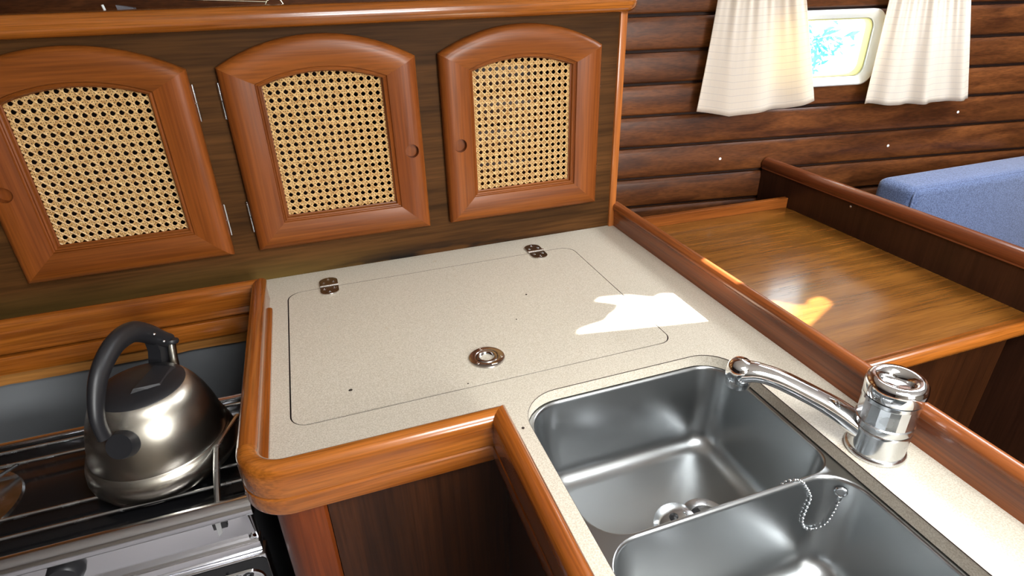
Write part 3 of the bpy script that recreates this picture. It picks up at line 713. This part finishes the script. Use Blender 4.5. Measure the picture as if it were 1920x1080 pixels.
chain_pts = catmull([(0.404, 0.468, zf+0.036), (0.43, 0.44, zf+0.020), (0.47, 0.41, zf+0.08), (0.480, 0.3900, -0.030), (0.486, 0.3835, -0.0215), (0.4905, 0.3810, ZR+0.0030), (0.4965, 0.3770, -0.0225), (0.5005, 0.3755, -0.0290), (0.5079, 0.3749, -0.0403), (0.5131, 0.3740, -0.0534), (0.5099, 0.3730, -0.0699), (0.5075, 0.3719, -0.0870),
                     (0.5127, 0.3708, -0.1008), (0.5224, 0.3686, -0.1063), (0.5305, 0.3647, -0.1023), (0.5367, 0.3609, -0.0918), (0.5401, 0.3593, -0.0740), (0.5419, 0.3590, -0.0584), (0.5423, 0.3592, -0.0510)], 40)
beads = MB(); last = None; acc = 0.0
lastp = chain_pts[0]; beads.sphere(lastp, 0.0016, 8, 5)
for q in chain_pts[1:]:
    if (q-lastp).length >= 0.0058: beads.sphere(q, 0.0020, 10, 6); lastp = q
beads.tube(chain_pts[::4], 0.0006, 5)
obj('ball_chain', beads, DULLC, plug, 60)
rc = Vector((0.5432, 0.3606, -0.0394)); an = (-0.72, -0.69, 0.06)
anc = MB().lathe([(0.0048, 0.0012), (0.0066, 0.0018), (0.0078, 0.0008), (0.0078, 0.0)], rc, 8, an)
anc.lathe([(0.0, 0.0006), (0.0048, 0.0008)], rc, 8, an).tube([(0.5426, 0.3590, -0.0455), (0.5424, 0.3590, -0.0520)], 0.0024, 8)
obj('chain_anchor', anc, DULLC, plug, 35)

# ------------------------------------------------------------------ mixer tap
FC = Vector((0.600, 0.376, 0.0))
tap = thing('mixer_tap', FC, 'chrome single lever mixer tap beside the sink', 'tap')
obj('tap_base', MB().lathe([(0.0, 0.0006), (0.0345, 0.0006), (0.0350, 0.003), (0.0340, 0.006), (0.0320, 0.0075), (0.0318, 0.036), (0.0322, 0.0385), (0.0315, 0.0405), (0.0, 0.0405)], FC, 56), DULLC, tap, 35)
obj('tap_body', MB().lathe([(0.0, 0.0408), (0.0312, 0.0408), (0.0322, 0.043), (0.0322, 0.0500), (0.0300, 0.0520)], FC, 56), DULLC, tap, 35)
obj('fluted_collar', MB().lathe([(0.0312, 0.0515), (0.0308, 0.0785)], FC, 18).lathe([(0.0305, 0.0780), (0.0320, 0.0795), (0.0320, 0.0845), (0.0, 0.0845)], FC, 56), DULLC, tap, 14)
lv = obj('lever', MB().lathe([(0.0, 0.0850), (0.0310, 0.0850), (0.0330, 0.0870), (0.0332, 0.098), (0.0322, 0.1045), (0.0285, 0.1085), (0.0235, 0.1090), (0.0190, 0.1070), (0.0160, 0.1025), (0.0145, 0.0990), (0.0, 0.0975)], FC, 56), CHROME, tap, 60)
spn = catmull([(0.588, 0.388, 0.0240), (0.560, 0.412, 0.0470), (0.530, 0.438, 0.0640), (0.505, 0.459, 0.0755), (0.486, 0.475, 0.0790), (0.474, 0.4855, 0.0760)], 8)
rads = [0.0148 + 0.0035*max(0, 1-i/12) - 0.0012*min(1, i/30) for i in range(len(spn))]
for i in range(len(spn)): rads[i] += 0.0032*max(0, (i-28)/12.0)
obj('spout', MB().tube(spn, rads, 20, (1.05, 0.85)), CHROME, tap, 60)
tipc = Vector((0.4715, 0.4875, 0.0))
obj('spout_head', MB().lathe([(0.0, 0.0935), (0.0100, 0.0920), (0.0150, 0.0870), (0.0170, 0.080), (0.0172, 0.066), (0.0165, 0.0640)], tipc, 32), CHROME, tap, 60)
obj('aerator', MB().lathe([(0.0162, 0.0650), (0.0155, 0.0640), (0.0152, 0.0555), (0.0142, 0.0545), (0.0120, 0.0548), (0.0115, 0.0600), (0, 0.0600)], tipc, 32), DULLC, tap, 35)

# ------------------------------------------------------------------ table beyond the edging
TZ = -0.020
tb = thing('chart_table', (0.91, 0.84, -0.92), 'glossy teak table top let down between the worktop and the dark partition', 'table')
obj('table_top', MB().box(0.6680, 1.1535, 0.545, 1.172, TZ-0.018, TZ), TABLE, tb)
sb = MB().loft([[(0.668, 1.171, TZ), (0.668, 1.158, TZ), (0.668, 1.158, TZ+0.0265), (0.668, 1.171, TZ+0.0265)], [(1.1535, 1.156, TZ), (1.1535, 1.143, TZ), (1.1535, 1.143, TZ+0.0265), (1.1535, 1.156, TZ+0.0265)]])
obj('back_strip', sb, DOOR_H, tb, None, None, 0.0012)
nz = [(0.545, TZ-0.03), (0.545, TZ), (0.5400, TZ+0.0008), (0.535, TZ+0.0030)] + [(0.530+0.013*math.cos(math.radians(a)), TZ-0.0085+0.0125*math.sin(math.radians(a))) for a in range(80, 271, 12)]
obj('front_nosing', MB().loft([[(x, y, z) for y, z in nz] for x in (0.668, 1.1535)]), TRIM_X, tb, 40)
obj('front_panel', MB().box(0.68, 1.15, 0.56, 0.575, -0.9, TZ-0.018), DARKP, tb)
obj('lower_shelf', MB().box(0.668, 1.16, 0.30, 0.56, -0.42, -0.40), DARKP, tb)

# partition with a rounded cap
pt = thing('partition', (1.165, 0.8, -0.92), 'shade-darkened veneered partition with a rounded varnished cap beside the table', 'partition')
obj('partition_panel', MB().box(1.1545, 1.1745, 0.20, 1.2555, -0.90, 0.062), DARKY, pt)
cp_ = [(1.1645+0.0165*math.cos(math.radians(a)), 0.0685+0.0165*math.sin(math.radians(a))) for a in range(-40, 221, 15)] + [(1.150, 0.0560), (1.179, 0.0560)]
obj('cap_rail', MB().loft([[(x, y, z) for x, z in cp_] for y in (1.2535, 0.20)]), CAPY, pt, 40)
obj('screw_plug', MB().lathe([(0.0, 0.0012), (0.0016, 0.0012), (0.003, 0.0)], (1.1545, 0.957, 0.045), 12, (-1, 0, 0)), DULLC, pt, 40)

# settee beyond the partition
set_ = thing('settee', (1.7, 0.9, -0.92), 'dark wooden settee base beyond the partition', 'settee')
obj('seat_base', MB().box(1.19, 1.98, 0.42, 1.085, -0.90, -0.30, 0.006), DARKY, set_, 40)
cu = tag(obj('backrest_cushion', MB().box(1.392, 1.98, 0.985, 1.100, -0.30, 0.047, 0.022, 4), BLUE, None, 40), 'blue upholstered backrest cushion beyond the dark partition', 'cushion')
pp = obj('piping', MB().tube([(1.397, 0.990, -0.27), (1.397, 0.990, 0.022), (1.402, 0.992, 0.036), (1.414, 0.995, 0.042), (1.96, 0.995, 0.042)], 0.0025, 8), BLUE, cu, 50)
cu2 = tag(obj('seat_cushion', MB().box(1.20, 1.97, 0.42, 0.98, -0.298, -0.20, 0.03, 4), BLUE, None, 40), 'blue upholstered seat cushion on the settee base', 'cushion')

# ------------------------------------------------------------------ gimballed stove
SX0, SX1 = -0.690, -0.166
stv = thing('galley_stove', (-0.42, 0.83, -0.92), 'stainless steel galley stove with guard rail in a recess beside the worktop', 'stove')
obj('recess_sheet', MB().box(-0.9, -0.150, 1.0725, 1.0760, -0.90, -0.066), RECESS, cab)
obj('stove_body', MB().box(SX0, SX1, 0.676, 0.925, -0.60, -0.112, 0.004), IRON, stv, 40)
obj('hob_tray', MB().box(SX0+0.006, SX1-0.006, 0.684, 0.915, -0.1125, -0.1085, 0.001), BLACKE, stv, 40)
obj('side_rim', MB().box(SX1-0.006, SX1, 0.676, 0.925, -0.112, -0.098, 0.002), STEELX, stv, 40)
obj('back_rim', MB().box(SX0, SX1, 0.913, 0.925, -0.112, -0.094, 0.003), STEELX, stv, 40)
obj('control_panel', MB().box(SX0, SX1, 0.660, 0.676, -0.164, -0.094, 0.003), STEELX, stv, 40)
lip = [(0.661, -0.1585), (0.6555, -0.1590), (0.6530, -0.1620), (0.654, -0.1645), (0.661, -0.1655)]
obj('panel_lip', MB().loft([[(x, y, z) for y, z in lip] for x in (SX0, SX1)]), STEELX, stv, 40)
obj('trim_band', MB().box(SX0, SX1+0.001, 0.6565, 0.676, -0.1855, -0.1672, 0.0015), STEELX, stv, 40)
od = obj('oven_door', MB().box(SX0, SX1+0.005, 0.650, 0.676, -0.56, -0.1865, 0.003), STEELX, stv, 40)
win_o = rrect(SX0+0.006, SX1+0.0035, -0.55, -0.1905, 0.010, 8)
def oven_xf(p): return Vector((p.x, 0.650-p.z, p.y))
obj('oven_glass', MB().prism(win_o, [], 0.0003, 0.0016), BLACKE, od, None, oven_xf)
wi = [rrect(SX0+0.020+i, SX1-0.0035-i, -0.53+i, -0.2075-i, 0.022-i*0.5, 8) for i in (0.0, 0.0015, 0.004, 0.006)]
plate = MB().loft([[(x, y, z) for x, y in r_] for r_, z in zip(wi, (0.0016, 0.0042, 0.0048, 0.0034))])
obj('oven_badge_plate', plate, CHROME, od, 30, oven_xf)
tcv = bpy.data.curves.new('lettering', 'FONT'); tcv.body = 'ino'; tcv.size = 0.024; tcv.extrude = 0.0008; tcv.align_x = 'RIGHT'
to = bpy.data.objects.new('tmp_text', tcv); COL.objects.link(to); bpy.context.view_layer.update()
tm = bpy.data.meshes.new_from_object(to.evaluated_get(bpy.context.evaluated_depsgraph_get())); bpy.data.objects.remove(to)
tmb = MB().add([v.co[:] for v in tm.vertices], [list(p.vertices) for p in tm.polygons])
obj('brand_lettering', tmb, BLACKP, od, None, lambda p: Vector((SX1-0.0165+p.x*1.25, 0.6452-p.z*1.6, -0.2215+p.y)))
# guard rail and its bracket
gb = obj('guard_rail', MB().tube([(SX0, 0.640, -0.079), (SX1+0.010, 0.640, -0.079)], 0.0135, 24), STEELX, stv, 40)
def strap(pts, w, t, name, mat, parent):
    mb = MB(); P = [Vector(p) for p in pts]; rings = []
    for i, p in enumerate(P):
        d = (P[min(i+1, len(P)-1)]-P[max(i-1, 0)]).normalized(); x = Vector((1, 0, 0)); n_ = d.cross(x).normalized()
        rings.append([p+x*w+n_*t, p-x*w+n_*t, p-x*w-n_*t, p+x*w-n_*t])
    return obj(name, mb.loft(rings), mat, parent, 30)
strap([(-0.172, 0.643, -0.090), (-0.172, 0.650, -0.115), (-0.172, 0.655, -0.140), (-0.172, 0.6565, -0.156)], 0.0045, 0.0012, 'rail_bracket', STEELX, stv)
strap([(SX0+0.01, 0.643, -0.090), (SX0+0.01, 0.650, -0.115), (SX0+0.01, 0.655, -0.140), (SX0+0.01, 0.6565, -0.156)], 0.0045, 0.0012, 'rail_bracket', STEELX, stv)
obj('bracket_bolt', MB().lathe([(0.0, 0.004), (0.003, 0.0036), (0.0045, 0.0015), (0.0050, 0.0)], (-0.172, 0.6552, -0.152), 14, (0, -1, 0)), CHROME, stv, 45)
cl = obj('rail_clip', MB().box(-0.2145, -0.1965, 0.6525, 0.659, -0.122, -0.098, 0.001), IRON, stv, 40)
obj('clip_tongue', MB().loft([[(-0.209, 0.651, -0.098), (-0.202, 0.651, -0.098), (-0.202, 0.6495, -0.098), (-0.209, 0.6495, -0.098)], [(-0.210, 0.6505, -0.132), (-0.204, 0.6505, -0.126), (-0.204, 0.6495, -0.126), (-0.210, 0.6495, -0.132)]]), plain('grey_clip_plastic', srgb(150, 150, 150), 0.4), cl)
for y in (0.706, 0.742, 0.860, 0.893):
    obj('support_bar', MB().tube([(SX0+0.01, y, -0.0935), (SX1-0.004, y, -0.0935)], 0.0028, 10), DULLC, stv, 50)
for x, y in ((-0.295, 0.797), (-0.555, 0.797)):
    br = obj('burner', MB().lathe([(0.080, -0.1083), (0.078, -0.1045), (0.060, -0.1055), (0.045, -0.107), (0.030, -0.1065), (0.030, -0.1000), (0.026, -0.0975), (0.0, -0.0965)], (x, y, 0), 48), DULLC, stv, 40)
    for a in (0, 90, 180, 270):
        ca, sa = math.cos(math.radians(a+45)), math.sin(math.radians(a+45))
        obj('pan_prong', MB().tube([(x+0.035*ca, y+0.035*sa, -0.0935), (x+0.085*ca, y+0.085*sa, -0.0935)], 0.0026, 8), IRON, br, 50)
for sx_ in (0, 1):
    xx = -0.199 if sx_ else -0.640
    e_ = 1 if sx_ else -1
    pts = catmull([(xx, 0.648, -0.083), (xx-0.002*e_, 0.690, -0.068), (xx-0.003*e_, 0.738, -0.0545), (xx-0.001*e_, 0.748, -0.0530), (xx+0.008*e_, 0.772, -0.0525), (xx+0.022*e_, 0.805, -0.0525)], 6)
    obj('pot_clamp', MB().tube(pts, 0.0050, 10, (0.9, 0.5), (0, 0, 1)), DULLC, stv, 50)
ringp = [(-0.172, 0.905+0.012*math.cos(a*math.pi/8), -0.076+0.012*math.sin(a*math.pi/8)) for a in range(16)]
obj('wire_loop', MB().tube(ringp+[ringp[0]], 0.0020, 8), DULLC, stv, 60)
for x in (-0.30, -0.42, -0.54):
    kn = obj('control_knob', MB().lathe([(0.021, 0.0), (0.020, 0.012), (0.017, 0.016), (0.0, 0.0165)], (x-0.09, 0.660, -0.128), 28, (0, -1, 0)), BLACKP, stv, 40)

# ------------------------------------------------------------------ kettle
KC = Vector((-0.283, 0.796, 0.0)); KZ = -0.0905
ket = thing('kettle', (KC.x, KC.y, KZ), 'brushed steel whistling kettle with black handle standing on the stove', 'kettle')
obj('kettle_base', MB().lathe([(0.0, KZ), (0.080, KZ), (0.094, KZ+0.0015), (0.0990, KZ+0.005), (0.1000, KZ+0.012), (0.0985, KZ+0.024), (0.0945, KZ+0.036), (0.0912, KZ+0.0402)], KC, 72), KSTEEL, ket, 40)
obj('kettle_body', MB().lathe([(0.0908, KZ+0.0404), (0.0905, KZ+0.042), (0.0893, KZ+0.048), (0.0865, KZ+0.062), (0.0825, KZ+0.078), (0.0770, KZ+0.095), (0.0705, KZ+0.110), (0.0635, KZ+0.1215), (0.0585, KZ+0.1275), (0.0570, KZ+0.1290)], KC, 72), KSTEEL, ket, 40)
ld = obj('kettle_lid', MB().lathe([(0.0572, KZ+0.1284), (0.0560, KZ+0.1302), (0.045, KZ+0.1340), (0.028, KZ+0.1375), (0.012, KZ+0.1390), (0.0, KZ+0.1395)], KC, 56), BLACKP, ket, 50)
hd = Vector((0.30, 0.954, 0)).normalized()       # from spout to rear post
hn = Vector((hd.y, -hd.x, 0))
def kp(a, b, z): q = KC + hd*a + hn*b; return (q.x, q.y, z)
zt = KZ+0.136
gr = MB().loft([[kp(-0.030, 0.004, zt), kp(0.034, 0.004, zt-0.002), kp(0.038, 0.034, zt-0.005), kp(-0.012, 0.038, zt-0.005)], [kp(-0.026, 0.008, zt+0.007), kp(0.030, 0.008, zt+0.006), kp(0.033, 0.030, zt+0.002), kp(-0.008, 0.033, zt+0.002)]])
obj('lid_grip', gr, BLACKP, ld, 30)
pst = [kp(0.066, 0.012, KZ+0.110), kp(0.071, 0.012, KZ+0.128), kp(0.077, 0.012, KZ+0.150)]
obj('handle_post', MB().tube(pst, [0.0066, 0.0058, 0.0058], 14), KSTEEL, ket, 50)
arch = catmull([kp(0.084, 0.008, KZ+0.1495), kp(0.072, 0.004, KZ+0.160), kp(0.052, 0.0, KZ+0.182), kp(0.022, -0.001, KZ+0.203), kp(-0.02, -0.001, KZ+0.207), kp(-0.062, -0.001, KZ+0.188), kp(-0.088, -0.001, KZ+0.150), kp(-0.092, 0, KZ+0.118)], 8)
ra = [0.0085+0.0045*math.sin(math.pi*min(1, i/(len(arch)-1)*1.1)) for i in range(len(arch))]
obj('handle', MB().tube(arch, ra, 16, (1.15, 0.85), (hn.x, hn.y, 0.0)), BLACKP, ket, 50)
obj('handle_bracket', MB().loft([[kp(0.050, -0.016, KZ+0.122), kp(0.070, -0.016, KZ+0.112), kp(0.070, 0.004, KZ+0.112), kp(0.050, 0.004, KZ+0.122)], [kp(0.056, -0.012, KZ+0.150), kp(0.076, -0.012, KZ+0.145), kp(0.076, 0.006, KZ+0.145), kp(0.056, 0.006, KZ+0.150)], [kp(0.050, -0.008, KZ+0.180), kp(0.068, -0.008, KZ+0.172), kp(0.068, 0.006, KZ+0.172), kp(0.050, 0.006, KZ+0.180)]]), BLACKP, ket, 30)
obj('post_cap', MB().lathe([(0.0, -0.003), (0.0095, -0.003), (0.0105, 0.0), (0.0098, 0.003), (0.0, 0.0045)], kp(0.078, 0.012, KZ+0.152), 24, (0.15, 0.25, 0.95)), BLACKP, ket, 45)
for a, b, z in ((0.060, 0.0132, KZ+0.163), (0.046, 0.0125, KZ+0.184)):
    obj('handle_rivet', MB().sphere(kp(a, b, z), 0.0026, 10, 6), DULLC, ket, 60)
spd = Vector((-0.20, -0.86, 0.42)).normalized(); spc = KC + Vector((-0.013, -0.066, KZ+0.088))
sp_ = obj('spout', MB().lathe([(0.021, -0.012), (0.0195, 0.006), (0.0175, 0.020), (0.0165, 0.024), (0.0, 0.0235)], spc, 32, spd), BLACKP, ket, 45)
obj('spout_ring', MB().lathe([(0.0212, 0.0005), (0.0232, 0.0015), (0.0228, -0.006), (0.0212, -0.008)], spc, 32, spd), KSTEEL, ket, 45)
